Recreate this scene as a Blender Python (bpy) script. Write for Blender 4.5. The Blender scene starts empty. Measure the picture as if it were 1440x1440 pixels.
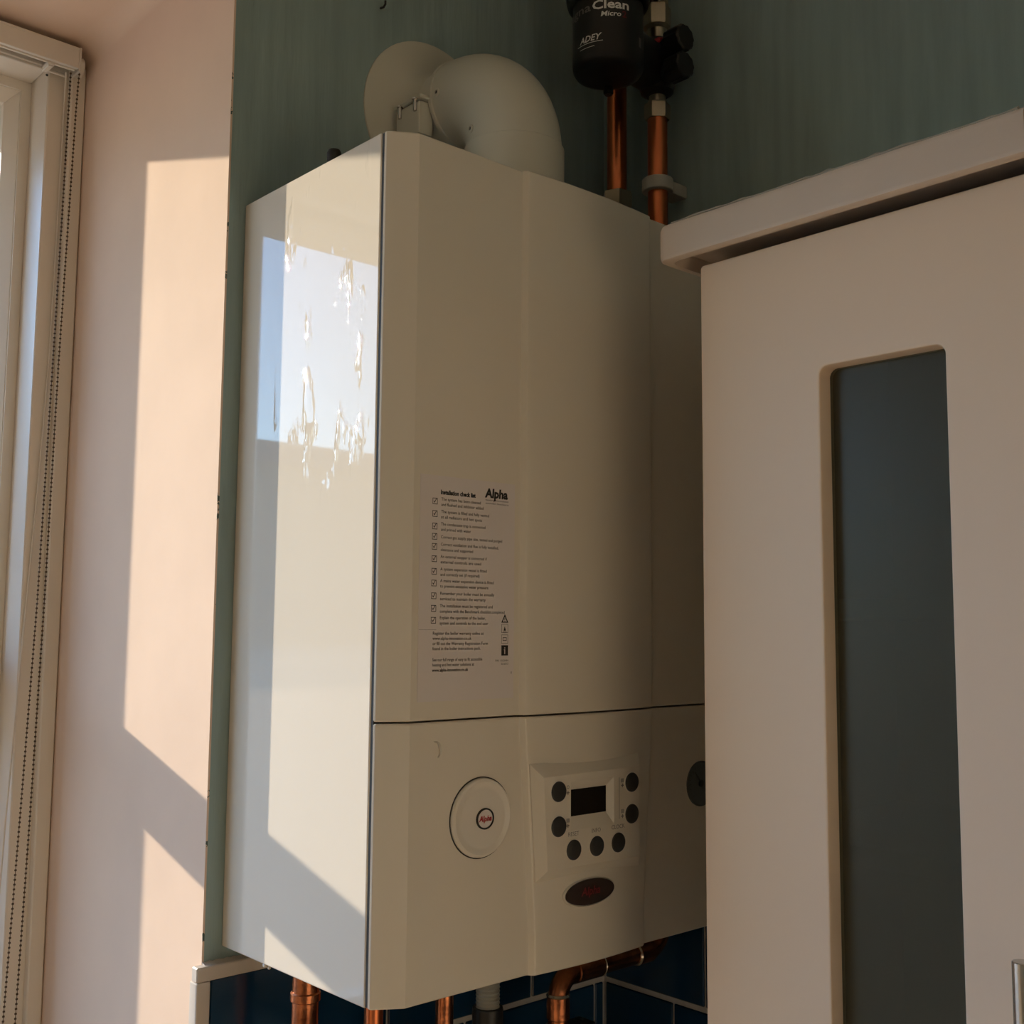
import bpy, bmesh, math, random
from mathutils import Vector, Matrix
random.seed(7)
PI = math.pi
S = bpy.context.scene
COL = S.collection

# ------------------------------------------------------------------ camera, sky, sun, exposure
cd = bpy.data.cameras.new('camera'); cam = bpy.data.objects.new('camera', cd); COL.objects.link(cam)
cd.sensor_fit = 'HORIZONTAL'; cd.sensor_width = 36.0; cd.lens = 36.0 * 1595.75 / 1440.0
cd.clip_start = 0.02
R_ = Vector((0.74017434, -0.67236764, 0.00798129)); U_ = Vector((-0.07331271, -0.06889592, 0.99492643)); F_ = Vector((0.66840645, 0.73700415, 0.10028809))
cam.matrix_world = Matrix(((R_.x, U_.x, -F_.x, -0.52613554), (R_.y, U_.y, -F_.y, -0.97159112), (R_.z, U_.z, -F_.z, 0.29300318), (0, 0, 0, 1)))
S.camera = cam

SUN_DIR = Vector((0.230, -0.937, -0.2625)).normalized()      # the way the light travels
world = bpy.data.worlds.new('sky'); S.world = world; world.use_nodes = True
wn = world.node_tree.nodes; wl = world.node_tree.links
sky = wn.new('ShaderNodeTexSky'); sky.sky_type = 'NISHITA'; sky.sun_disc = False
sky.sun_elevation = math.asin(-SUN_DIR.z); sky.sun_rotation = math.atan2(-SUN_DIR.x, -SUN_DIR.y)
sky.air_density = 1.0; sky.dust_density = 0.1; sky.ozone_density = 5.0
hs = wn.new('ShaderNodeHueSaturation'); hs.inputs['Saturation'].default_value = 0.95
wl.new(sky.outputs[0], hs.inputs['Color']); wl.new(hs.outputs[0], wn['Background'].inputs['Color']); wn['Background'].inputs['Strength'].default_value = 1.0
sd = bpy.data.lights.new('sun', 'SUN'); sd.energy = 10.0; sd.angle = math.radians(0.55); sd.color = (1.0, 0.84, 0.67)
sun = bpy.data.objects.new('sun', sd); COL.objects.link(sun)
sun.rotation_euler = SUN_DIR.to_track_quat('-Z', 'Y').to_euler(); sun.location = (-2, 6, 3)
S.view_settings.view_transform = 'Standard'; S.view_settings.look = 'None'
S.view_settings.gamma = 1.0; S.view_settings.use_curve_mapping = False
S.view_settings.exposure = 0.0

# ------------------------------------------------------------------ materials
def mat(name, col, rough=0.5, metal=0.0, coat=0.0, spec=0.5, noise=0.0, nscale=20.0, stretch=(1, 1, 1), bump=0.0, bscale=60.0, col2=None):
    m = bpy.data.materials.new(name); m.use_nodes = True
    nt = m.node_tree; b = nt.nodes['Principled BSDF']
    b.inputs['Base Color'].default_value = (*col, 1); b.inputs['Roughness'].default_value = rough
    b.inputs['Metallic'].default_value = metal; b.inputs['Coat Weight'].default_value = coat
    b.inputs['Coat Roughness'].default_value = 0.03; b.inputs['Specular IOR Level'].default_value = spec
    tc = nt.nodes.new('ShaderNodeTexCoord'); mp = nt.nodes.new('ShaderNodeMapping'); mp.inputs['Scale'].default_value = stretch
    nt.links.new(tc.outputs['Object'], mp.inputs['Vector'])
    if noise > 0:
        n = nt.nodes.new('ShaderNodeTexNoise'); n.inputs['Scale'].default_value = nscale; n.inputs['Detail'].default_value = 6
        nt.links.new(mp.outputs[0], n.inputs['Vector'])
        mr = nt.nodes.new('ShaderNodeMapRange'); mr.inputs[1].default_value = 0.3; mr.inputs[2].default_value = 0.7
        nt.links.new(n.outputs['Fac'], mr.inputs[0])
        mx = nt.nodes.new('ShaderNodeMix'); mx.data_type = 'RGBA'
        c2 = col2 if col2 else tuple(c * (1 - noise) for c in col)
        mx.inputs['A'].default_value = (*col, 1); mx.inputs['B'].default_value = (*c2, 1)
        nt.links.new(mr.outputs[0], mx.inputs['Factor']); nt.links.new(mx.outputs['Result'], b.inputs['Base Color'])
    if bump > 0:
        n2 = nt.nodes.new('ShaderNodeTexNoise'); n2.inputs['Scale'].default_value = bscale; n2.inputs['Detail'].default_value = 5
        nt.links.new(mp.outputs[0], n2.inputs['Vector'])
        bp = nt.nodes.new('ShaderNodeBump'); bp.inputs['Strength'].default_value = bump; bp.inputs['Distance'].default_value = 0.002
        nt.links.new(n2.outputs['Fac'], bp.inputs['Height']); nt.links.new(bp.outputs['Normal'], b.inputs['Normal'])
    return m

M = {}
M['teal'] = mat('teal wall paint', (0.335, 0.44, 0.43), 0.55, noise=0.22, nscale=9, stretch=(6, 6, 0.6), bump=0.35, bscale=30, spec=0.35)
M['cream'] = mat('cream plaster paint', (0.83, 0.63, 0.495), 0.85, noise=0.10, nscale=5, bump=0.35, bscale=16, spec=0.05)
M['room'] = mat('warm white room paint', (0.76, 0.65, 0.51), 0.7, noise=0.04, nscale=3)
M['ceiling'] = mat('white ceiling paint', (0.85, 0.80, 0.72), 0.8, noise=0.04, nscale=3)
M['floor'] = mat('oak floor', (0.55, 0.40, 0.25), 0.45, noise=0.35, nscale=6, stretch=(1, 8, 1))
M['stone'] = mat('outer render', (0.45, 0.40, 0.34), 0.9, noise=0.3, nscale=8, bump=0.5)
M['upvc'] = mat('white window frame', (0.80, 0.72, 0.62), 0.35, noise=0.03, nscale=4)
M['blind'] = mat('white blind plastic', (0.76, 0.70, 0.62), 0.4, noise=0.03, nscale=9)
M['blindgrey'] = mat('grey blind fabric', (0.22, 0.20, 0.195), 0.7, noise=0.1, nscale=80)
M['bead'] = mat('brown steel bead', (0.10, 0.065, 0.04), 0.35, metal=0.6, noise=0.1, nscale=30)
M['boiler'] = mat('white gloss enamel', (0.78, 0.76, 0.70), 0.30, coat=0.35, noise=0.015, nscale=4)
M['bfront'] = mat('white satin enamel', (0.77, 0.71, 0.61), 0.28, coat=0.25, noise=0.015, nscale=4)
M['plasticwhite'] = mat('white plastic', (0.78, 0.73, 0.65), 0.38, noise=0.02, nscale=8)
M['flue'] = mat('white flue enamel', (0.66, 0.63, 0.53), 0.30, coat=0.2, noise=0.03, nscale=10)
M['dark'] = mat('dark steel and gap shade', (0.03, 0.028, 0.025), 0.6, noise=0.1, nscale=30)  # dark steel for fixings; on the boiler casing and seam it stands for shade
M['black'] = mat('black plastic', (0.008, 0.008, 0.009), 0.42, noise=0.2, nscale=40)
M['screen'] = mat('black display glass', (0.004, 0.004, 0.004), 0.15, noise=0.1, nscale=20)
M['button'] = mat('grey rubber button', (0.030, 0.031, 0.033), 0.45, noise=0.1, nscale=60)
M['ink'] = mat('black print', (0.015, 0.014, 0.014), 0.6, noise=0.1, nscale=50)
M['inkgrey'] = mat('grey print', (0.20, 0.18, 0.17), 0.6, noise=0.1, nscale=50)
M['inkwhite'] = mat('white print', (0.80, 0.79, 0.75), 0.5, noise=0.03, nscale=50)
M['inkred'] = mat('red print', (0.45, 0.02, 0.03), 0.5, noise=0.08, nscale=50)
M['sticker'] = mat('white paper label', (0.76, 0.70, 0.68), 0.45, noise=0.02, nscale=10)
M['gauge'] = mat('blue grey gauge face', (0.11, 0.125, 0.135), 0.25, coat=0.5, noise=0.05, nscale=30)
M['copper'] = mat('copper pipe', (0.74, 0.24, 0.10), 0.28, metal=1.0, noise=0.35, nscale=30, stretch=(1, 1, 0.25), col2=(0.50, 0.14, 0.055))
M['copperold'] = mat('flux stained copper', (0.55, 0.20, 0.09), 0.25, metal=1.0, noise=0.6, nscale=55, col2=(0.18, 0.06, 0.03), bump=0.3, bscale=120)
M['solder'] = mat('solder silver', (0.75, 0.70, 0.60), 0.2, metal=1.0, noise=0.15, nscale=80)
M['brass'] = mat('plated brass', (0.48, 0.42, 0.32), 0.32, metal=1.0, noise=0.15, nscale=40)
M['clip'] = mat('off white pipe clip plastic', (0.50, 0.48, 0.42), 0.5, noise=0.05, nscale=30)
M['tile'] = mat('navy gloss tile', (0.004, 0.034, 0.085), 0.12, coat=0.25, noise=0.25, nscale=7, bump=0.08, bscale=12)
M['grout'] = mat('pale grout', (0.46, 0.44, 0.42), 0.85, noise=0.15, nscale=60, bump=0.4, bscale=200)
M['trim'] = mat('white tile trim', (0.62, 0.55, 0.49), 0.4, noise=0.06, nscale=20)
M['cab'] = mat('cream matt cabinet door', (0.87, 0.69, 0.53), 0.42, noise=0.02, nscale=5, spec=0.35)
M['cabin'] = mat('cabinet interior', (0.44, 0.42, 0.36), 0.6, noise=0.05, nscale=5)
M['cornice'] = mat('cream cornice', (0.66, 0.55, 0.46), 0.5, noise=0.05, nscale=12, bump=0.25, bscale=60)
M['steel'] = mat('brushed steel', (0.62, 0.60, 0.57), 0.25, metal=1.0, noise=0.08, nscale=40, stretch=(1, 1, 0.1))
M['hose'] = mat('grey ribbed hose', (0.33, 0.33, 0.29), 0.5, noise=0.1, nscale=50)
M['worktop'] = mat('oak worktop', (0.80, 0.58, 0.34), 0.35, noise=0.15, nscale=60)
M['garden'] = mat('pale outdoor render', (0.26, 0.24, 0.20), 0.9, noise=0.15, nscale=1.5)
M['ground'] = mat('gravel ground', (0.84, 0.64, 0.44), 0.95, noise=0.15, nscale=10)
M['roof'] = mat('slate roof', (0.12, 0.12, 0.13), 0.8, noise=0.3, nscale=6)

# jamb paint: the teal paint wanders a few millimetres round the corner; chips in the wall paint near the edge
def edge_mix(m, axis, lo, hi, other, nscale, thr):
    nt = m.node_tree; b = nt.nodes['Principled BSDF']
    src = b.inputs['Base Color'].links[0].from_socket
    geo = nt.nodes.new('ShaderNodeNewGeometry'); sx = nt.nodes.new('ShaderNodeSeparateXYZ'); nt.links.new(geo.outputs['Position'], sx.inputs[0])
    n = nt.nodes.new('ShaderNodeTexNoise'); n.inputs['Scale'].default_value = nscale; n.inputs['Detail'].default_value = 6; n.inputs['Roughness'].default_value = 0.65
    nt.links.new(geo.outputs['Position'], n.inputs['Vector'])
    mr = nt.nodes.new('ShaderNodeMapRange'); mr.inputs[1].default_value = lo; mr.inputs[2].default_value = hi
    if axis == 0:                                # distance from the arris, either side
        sb = nt.nodes.new('ShaderNodeMath'); sb.operation = 'SUBTRACT'; sb.inputs[1].default_value = -0.0189; nt.links.new(sx.outputs[0], sb.inputs[0])
        ab = nt.nodes.new('ShaderNodeMath'); ab.operation = 'ABSOLUTE'; nt.links.new(sb.outputs[0], ab.inputs[0]); nt.links.new(ab.outputs[0], mr.inputs[0])
    else: nt.links.new(sx.outputs[axis], mr.inputs[0])
    ad = nt.nodes.new('ShaderNodeMath'); ad.operation = 'ADD'; nt.links.new(mr.outputs[0], ad.inputs[0]); nt.links.new(n.outputs['Fac'], ad.inputs[1])
    gt = nt.nodes.new('ShaderNodeMath'); gt.operation = 'LESS_THAN'; gt.inputs[1].default_value = thr; nt.links.new(ad.outputs[0], gt.inputs[0])
    mx = nt.nodes.new('ShaderNodeMix'); mx.data_type = 'RGBA'; mx.inputs['B'].default_value = (*other, 1)
    nt.links.new(src, mx.inputs['A']); nt.links.new(gt.outputs[0], mx.inputs['Factor']); nt.links.new(mx.outputs['Result'], b.inputs['Base Color'])
edge_mix(M['cream'], 1, -0.001, 0.010, (0.10, 0.13, 0.12), 30, 0.50)
edge_mix(M['teal'], 0, 0.0, 0.0089, (0.42, 0.34, 0.27), 26, 0.46)

def glass_mat(name, tint, ior_rough=0.0, haze=0.0, hazecol=(0.5, 0.5, 0.5)):
    m = bpy.data.materials.new(name); m.use_nodes = True; nt = m.node_tree; nt.nodes.clear()
    out = nt.nodes.new('ShaderNodeOutputMaterial'); tr = nt.nodes.new('ShaderNodeBsdfTransparent'); gl = nt.nodes.new('ShaderNodeBsdfGlossy')
    lw = nt.nodes.new('ShaderNodeLayerWeight'); lw.inputs['Blend'].default_value = 0.5      # Schlick reflectance from the facing angle
    pw = nt.nodes.new('ShaderNodeMath'); pw.operation = 'POWER'; pw.inputs[1].default_value = 5.0; nt.links.new(lw.outputs['Facing'], pw.inputs[0])
    fr = nt.nodes.new('ShaderNodeMapRange'); fr.inputs[3].default_value = 0.04 if haze == 0 else 0.02; fr.inputs[4].default_value = 1.0 if haze == 0 else 0.5; nt.links.new(pw.outputs[0], fr.inputs[0])
    tc = nt.nodes.new('ShaderNodeTexCoord'); ns = nt.nodes.new('ShaderNodeTexNoise'); ns.inputs['Scale'].default_value = 3.0
    nt.links.new(tc.outputs['Object'], ns.inputs['Vector'])
    mr = nt.nodes.new('ShaderNodeMapRange'); mr.inputs[3].default_value = max(0.0, ior_rough - 0.01); mr.inputs[4].default_value = ior_rough + 0.01
    nt.links.new(ns.outputs['Fac'], mr.inputs[0]); nt.links.new(mr.outputs[0], gl.inputs['Roughness'])
    tr.inputs['Color'].default_value = (*tint, 1)
    mix = nt.nodes.new('ShaderNodeMixShader'); nt.links.new(fr.outputs[0], mix.inputs[0])
    if haze > 0:
        df = nt.nodes.new('ShaderNodeBsdfDiffuse'); df.inputs['Color'].default_value = (*hazecol, 1)
        m2 = nt.nodes.new('ShaderNodeMixShader'); m2.inputs[0].default_value = haze
        nt.links.new(tr.outputs[0], m2.inputs[1]); nt.links.new(df.outputs[0], m2.inputs[2]); nt.links.new(m2.outputs[0], mix.inputs[1])
    else:
        nt.links.new(tr.outputs[0], mix.inputs[1])
    nt.links.new(gl.outputs[0], mix.inputs[2]); nt.links.new(mix.outputs[0], out.inputs['Surface'])
    return m
M['glass'] = glass_mat('clear window glass', (0.95, 0.97, 0.96))
M['smoke'] = glass_mat('grey frosted cabinet glass', (0.42, 0.44, 0.38), 0.30, 0.45, (0.140, 0.137, 0.100))

# enamel side: crumpled clear film still on it, thin streaky creases that catch the light
def film(m):
    nt = m.node_tree; b = nt.nodes['Principled BSDF']
    tc = nt.nodes.new('ShaderNodeTexCoord'); mp = nt.nodes.new('ShaderNodeMapping'); mp.inputs['Scale'].default_value = (1, 1.0, 0.30); mp.inputs['Rotation'].default_value = (0.25, 0, 0)
    nt.links.new(tc.outputs['Object'], mp.inputs['Vector'])
    n = nt.nodes.new('ShaderNodeTexNoise'); n.inputs['Scale'].default_value = 42; n.inputs['Detail'].default_value = 3
    nt.links.new(mp.outputs[0], n.inputs['Vector'])
    r = nt.nodes.new('ShaderNodeMapRange'); r.inputs[1].default_value = 0.57; r.inputs[2].default_value = 0.66; nt.links.new(n.outputs['Fac'], r.inputs[0])
    big = nt.nodes.new('ShaderNodeTexNoise'); big.inputs['Scale'].default_value = 7; nt.links.new(tc.outputs['Object'], big.inputs['Vector'])
    r2 = nt.nodes.new('ShaderNodeMapRange'); r2.inputs[1].default_value = 0.42; r2.inputs[2].default_value = 0.6; nt.links.new(big.outputs['Fac'], r2.inputs[0])
    geo = nt.nodes.new('ShaderNodeNewGeometry'); sx = nt.nodes.new('ShaderNodeSeparateXYZ'); nt.links.new(geo.outputs['Position'], sx.inputs[0])
    r3 = nt.nodes.new('ShaderNodeMapRange'); r3.inputs[1].default_value = 0.36; r3.inputs[2].default_value = 0.46; nt.links.new(sx.outputs[2], r3.inputs[0])
    mu = nt.nodes.new('ShaderNodeMath'); mu.operation = 'MULTIPLY'; nt.links.new(r.outputs[0], mu.inputs[0]); nt.links.new(r2.outputs[0], mu.inputs[1])
    r4 = nt.nodes.new('ShaderNodeMapRange'); r4.inputs[1].default_value = -0.066; r4.inputs[2].default_value = -0.078; nt.links.new(sx.outputs[1], r4.inputs[0])
    mu3 = nt.nodes.new('ShaderNodeMath'); mu3.operation = 'MULTIPLY'; nt.links.new(mu.outputs[0], mu3.inputs[0]); nt.links.new(r4.outputs[0], mu3.inputs[1]); mu = mu3
    mu2 = nt.nodes.new('ShaderNodeMath'); mu2.operation = 'MULTIPLY'; nt.links.new(mu.outputs[0], mu2.inputs[0]); nt.links.new(r3.outputs[0], mu2.inputs[1])
    bp = nt.nodes.new('ShaderNodeBump'); bp.inputs['Strength'].default_value = 0.4; bp.inputs['Distance'].default_value = 0.004
    nt.links.new(mu2.outputs[0], bp.inputs['Height'])
    nt.links.new(bp.outputs['Normal'], b.inputs['Coat Normal'])
M['bside'] = mat('white gloss side enamel', (0.70, 0.63, 0.535), 0.8, spec=0.0, coat=0.80, noise=0.015, nscale=4)
film(M['bside'])

# ------------------------------------------------------------------ mesh helpers
def link(name, me, parent=None):
    o = bpy.data.objects.new(name, me); COL.objects.link(o)
    if parent: o.parent = parent
    return o
def obj(name, bm, m, parent=None, smooth=30):
    bmesh.ops.recalc_face_normals(bm, faces=bm.faces)
    me = bpy.data.meshes.new(name); bm.to_mesh(me); bm.free()
    ms = m if isinstance(m, (list, tuple)) else [m]
    for k in ms: me.materials.append(k)
    if smooth:
        for p in me.polygons: p.use_smooth = True
        me.set_sharp_from_angle(angle=math.radians(smooth))
    o = link(name, me, parent)
    if smooth:                                   # big flat faces keep their own normal
        w_ = o.modifiers.new('weighted', 'WEIGHTED_NORMAL'); w_.keep_sharp = True; w_.weight = 80
    return o
def tag(o, label, cat, group=None):
    o['label'] = label; o['category'] = cat
    if group: o['group'] = group
    return o
def empty(name):
    o = bpy.data.objects.new(name, None); COL.objects.link(o); o.empty_display_size = 0.05
    return o
def struct(o):
    o['kind'] = 'structure'; return o
def NB(): return bmesh.new()
def box(bm, x0, x1, y0, y1, z0, z1, bev=0.0, seg=2, mi=0):
    r = bmesh.ops.create_cube(bm, size=1.0)
    vs = r['verts']
    for v in vs:
        v.co = Vector(((x0 + x1) / 2 + v.co.x * (x1 - x0), (y0 + y1) / 2 + v.co.y * (y1 - y0), (z0 + z1) / 2 + v.co.z * (z1 - z0)))
    fs = set(f for v in vs for f in v.link_faces)
    for f in fs: f.material_index = mi
    if bev > 0:
        es = list(set(e for v in vs for e in v.link_edges))
        bmesh.ops.bevel(bm, geom=es, offset=bev, segments=seg, profile=0.5, affect='EDGES')
def loft(bm, rings, caps=True, closed=True, mi=0):
    vr = [[bm.verts.new(c) for c in r] for r in rings]
    n = len(rings[0])
    for a, b in zip(vr[:-1], vr[1:]):
        for i in range(n if closed else n - 1):
            j = (i + 1) % n
            f = bm.faces.new((a[i], a[j], b[j], b[i])); f.material_index = mi
    if caps:
        for r in (vr[0], vr[-1]):
            f = bm.faces.new(r); f.material_index = mi
    return vr
def axes(d):
    d = Vector(d).normalized()
    u = Vector((0, 0, 1)).cross(d)
    if u.length < 1e-4: u = Vector((1, 0, 0))
    u.normalize(); return u, d.cross(u).normalized()
def lathe(bm, prof, org, d, n=24, mi=0):
    """prof: (radius, height) along direction d from org."""
    u, w = axes(d); d = Vector(d).normalized(); org = Vector(org)
    rings = []
    for r, h in prof:
        r = max(r, 1e-5)
        rings.append([org + d * h + (u * math.cos(2 * PI * k / n) + w * math.sin(2 * PI * k / n)) * r for k in range(n)])
    loft(bm, rings, True, True, mi)
def cyl(bm, p0, p1, r, n=20, bev=0.0, mi=0):
    p0 = Vector(p0); p1 = Vector(p1); L = (p1 - p0).length
    if bev: prof = [(r - bev, 0), (r, bev), (r, L - bev), (r - bev, L)]
    else: prof = [(r, 0), (r, L)]
    lathe(bm, prof, p0, p1 - p0, n, mi)
def tube(bm, pts, r, n=14, mi=0):
    pts = [Vector(p) for p in pts]; rings = []
    t0 = (pts[1] - pts[0]).normalized(); u, w = axes(t0); prev = t0
    for i, p in enumerate(pts):
        t = (pts[min(i + 1, len(pts) - 1)] - pts[max(i - 1, 0)]).normalized()
        q = prev.rotation_difference(t); u = q @ u; w = q @ w; prev = t
        rr = r[i] if isinstance(r, (list, tuple)) else r
        rings.append([p + (u * math.cos(2 * PI * k / n) + w * math.sin(2 * PI * k / n)) * rr for k in range(n)])
    loft(bm, rings, True, True, mi)
def arc(c, a, b, R, n=8):
    """quarter bend: from c - a*R ... to c - b*R style; a,b unit vectors: points c + R(-b cos... )"""
    c = Vector(c); a = Vector(a); b = Vector(b)
    return [c + a * R * math.cos(PI / 2 * k / n) + b * R * math.sin(PI / 2 * k / n) for k in range(n + 1)]
def prism(bm, pts2, mapf, h0, h1, mi=0):
    loft(bm, [[mapf(a, b, h0) for a, b in pts2], [mapf(a, b, h1) for a, b in pts2]], True, True, mi)
def ngon(r, n, a0=0.0): return [(r * math.cos(a0 + 2 * PI * k / n), r * math.sin(a0 + 2 * PI * k / n)) for k in range(n)]
def hexnut(bm, c, r, z0, z1, rot=0.3):
    pts = ngon(r, 6, rot); pi = ngon(r * 0.93, 6, rot)
    e = (z1 - z0) * 0.12
    loft(bm, [[(c[0] + a, c[1] + b, z) for a, b in q] for q, z in ((pi, z0), (pts, z0 + e), (pts, z1 - e), (pi, z1))])
def rrect(x0, x1, z0, z1, r, n=5):
    P = []
    for cx, cz, a in ((x1 - r, z1 - r, 0), (x0 + r, z1 - r, PI / 2), (x0 + r, z0 + r, PI), (x1 - r, z0 + r, 3 * PI / 2)):
        for k in range(n + 1): P.append((cx + r * math.cos(a + PI / 2 * k / n), cz + r * math.sin(a + PI / 2 * k / n)))
    return P
def text_bm(bm, body, size, mapf, align='LEFT', bold=0.0, shear=0.0, xs=1.0, fit=None, mi=0):
    """flat lettering; mapf(x, y) -> world point. fit = wanted width"""
    cu = bpy.data.curves.new('t', 'FONT'); cu.body = body; cu.size = size; cu.align_x = align
    cu.resolution_u = 2; cu.offset = bold * size; cu.shear = shear; cu.fill_mode = 'FRONT'
    ob = bpy.data.objects.new('t', cu)
    me = bpy.data.meshes.new_from_object(ob)
    bpy.data.objects.remove(ob); bpy.data.curves.remove(cu)
    if fit:
        xsn = [v.co.x for v in me.vertices]
        w = (max(xsn) - min(xsn)) if xsn else 1
        xs = fit / w
    vs = [bm.verts.new(mapf(v.co.x * xs, v.co.y)) for v in me.vertices]
    for p in me.polygons:
        try:
            f = bm.faces.new([vs[i] for i in p.vertices]); f.material_index = mi
        except ValueError: pass
    bpy.data.meshes.remove(me)
def flat_obj(name, bm, m, parent):
    me = bpy.data.meshes.new(name); bm.to_mesh(me); bm.free()
    for k in (m if isinstance(m, (list, tuple)) else [m]): me.materials.append(k)
    return link(name, me, parent)

# ------------------------------------------------------------------ the room
XJ = -0.0189                      # right jamb of the window opening, where the teal wall begins
XR = 0.511                        # right hand wall
XL, YF, ZF, ZC = -2.30, -2.70, -1.25, 1.38
OX0, SILL, SOF = -1.70, -0.325, 0.992
bm = NB()
T = 0.002
box(bm, XJ + T, XR + 0.12, 0, 0.50, ZF, ZC)
box(bm, XL - 0.12, OX0 - T, 0, 0.50, ZF, ZC)
box(bm, OX0 - T, XJ + T, 0, 0.50, SOF + T, ZC)
box(bm, OX0 - T, XJ + T, 0, 0.50, ZF, SILL - T)
wall_back = struct(obj('wall_back', bm, M['teal'], smooth=0))
bm = NB()                         # outer leaf of the thick wall, with a smaller opening
EX = -0.045
box(bm, EX, XR + 0.12, 0.501, 0.62, ZF - 0.4, ZC)
box(bm, XL - 0.12, OX0 + 0.03, 0.501, 0.62, ZF - 0.4, ZC)
box(bm, OX0 + 0.03, EX, 0.501, 0.62, 0.917, ZC)
box(bm, OX0 + 0.03, EX, 0.501, 0.62, ZF - 0.4, SILL)
obj('outer_leaf', bm, M['stone'], wall_back, smooth=0)
# plastered reveal, rounded where jamb meets soffit
bm = NB()
rr = 0.022
inner = [(XJ, SILL)] + [(XJ - rr + rr * math.cos(PI / 2 * k / 6), SOF - rr + rr * math.sin(PI / 2 * k / 6)) for k in range(7)] \
      + [(OX0 + rr - rr * math.sin(PI / 2 * k / 6), SOF - rr + rr * math.cos(PI / 2 * k / 6)) for k in range(7)] + [(OX0, SILL)]
outer = [(XJ + T, SILL)] + [(XJ + T, SOF + T)] * 7 + [(OX0 - T, SOF + T)] * 7 + [(OX0 - T, SILL)]
ys = [0.0, 0.0015, 0.50]
def rev(y, q, d=0.0): return [(a, y, b) for a, b in q]
loft(bm, [rev(0.0, outer), rev(0.0, inner), rev(0.25, inner), rev(0.50, inner), rev(0.50, outer)], False, False)
bmesh.ops.remove_doubles(bm, verts=bm.verts, dist=1e-6)
obj('reveal_plaster', bm, M['cream'], wall_back, smooth=40)
bm = NB(); box(bm, OX0 - 0.04, XJ - 0.0005, -0.0, 0.385, SILL - 0.03, SILL, 0.004)
obj('sill_board', bm, M['worktop'], wall_back)

def plain(name, x0, x1, y0, y1, z0, z1, m):
    bm = NB(); box(bm, x0, x1, y0, y1, z0, z1); return struct(obj(name, bm, m, smooth=0))
wall_right = plain('wall_right', XR, XR + 0.12, YF, 0.0, ZF, ZC, M['teal'])
plain('wall_left', XL - 0.12, XL, YF, 0.0, ZF, ZC, M['room'])
plain('wall_front', XL - 0.12, XR + 0.12, YF - 0.12, YF, ZF, ZC, M['room'])
plain('floor', XL - 0.12, XR + 0.12, YF - 0.12, 0.0, ZF - 0.1, ZF, M['floor'])
plain('ceiling', XL - 0.12, XR + 0.12, YF - 0.12, 0.62, ZC, ZC + 0.1, M['ceiling'])

# tiles, grout and trim (children of the walls)
ZT = -0.0257; TS = -0.008; ROW = 0.0995; TOPS = -0.3575
bm = NB(); box(bm, XJ + 0.0045, XR, -0.0058, 0.0, TOPS, ZT)
obj('grout', bm, M['grout'], wall_back, smooth=0)
bm = NB(); box(bm, XR - 0.0058, XR, -2.0, -0.0058, TOPS, ZT)
obj('grout', bm, M['grout'], wall_right, smooth=0)
tile_cache = {}
def tile(parent, wall, a0, a1, z0, z1):
    w = round(a1 - a0, 4); h = round(z1 - z0, 4); key = (wall, w, h)
    if key not in tile_cache:
        bm = NB()
        if wall == 'A': box(bm, 0, w, -0.008, -0.001, 0, h, 0.0012, 1)
        else: box(bm, -0.008, -0.001, 0, w, 0, h, 0.0012, 1)
        o = obj('tile', bm, M['tile'], parent, smooth=0); tile_cache[key] = o.data
    else: o = link('tile', tile_cache[key], parent)
    o.location = (a0, 0, z0) if wall == 'A' else (XR, a0, z0)
    return o
G = 0.0013
for row in range(4):
    zt = ZT - ROW * row - (0.0 if row == 0 else 0.003); zb = max(ZT - ROW * (row + 1) + 0.003, TOPS)
    if zt - zb < 0.02: continue
    off = 0.384 if row % 2 == 0 else 0.487
    js = [off - 0.2 * k for k in range(4)] + [off + 0.2]
    js = sorted(j for j in js if XJ + 0.012 < j < XR - 0.012)
    ed = [XJ + 0.0046] + js + [XR - 0.0085]
    for a, b in zip(ed[:-1], ed[1:]): tile(wall_back, 'A', a + G, b - G, zb, zt)
    off = -0.158 if row % 2 == 0 else -0.113
    js = sorted(j for j in [off - 0.2 * k for k in range(-1, 8)] if -1.5 < j < -0.015)
    ed = [-1.5] + js + [-0.0085]
    for a, b in zip(ed[:-1], ed[1:]): tile(wall_right, 'B', a + G, b - G, zb, zt)
bm = NB()
box(bm, XJ - 0.0095, 0.30, -0.0102, 0.0, ZT, -0.0128, 0.001, 1)
obj('tile_trim', bm, M['trim'], wall_back)
bm = NB(); box(bm, XJ - 0.0095, XJ + 0.0046, -0.0102, 0.004, TOPS, ZT, 0.002, 2)
obj('tile_trim', bm, M['trim'], wall_back)
bm = NB(); box(bm, 0.30, XR, -0.0095, 0.0, ZT, ZT + 0.004, 0.001, 1); obj('tile_trim', bm, M['trim'], wall_back)
bm = NB(); box(bm, XR - 0.0095, XR, -1.5, -0.0095, ZT, ZT + 0.004, 0.001, 1); obj('tile_trim', bm, M['trim'], wall_right)
# smear of filler where the teal paint meets the trim
bm = NB()
pts = []
for k in range(26):
    x = -0.0185 + 0.0035 * k; pts.append((x, 0.0016 + 0.0020 * random.random()))
prof = [[(x, 0.0, -0.0132), (x, -0.007 - 0.002 * random.random(), -0.0132), (x, -0.0004, -0.0132 + h)] for x, h in pts]
loft(bm, prof, True, True)
obj('filler_bead', bm, M['trim'], wall_back)
# nail in the wall
bm = NB(); tube(bm, [(0.1553, 0.002, 0.9635), (0.1553, -0.006, 0.962), (0.1553, -0.009, 0.964), (0.1553, -0.009, 0.968)], 0.0012, 8)
tag(obj('nail', bm, M['dark']), 'tiny bent black nail in the teal wall above the flue', 'nail')

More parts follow.
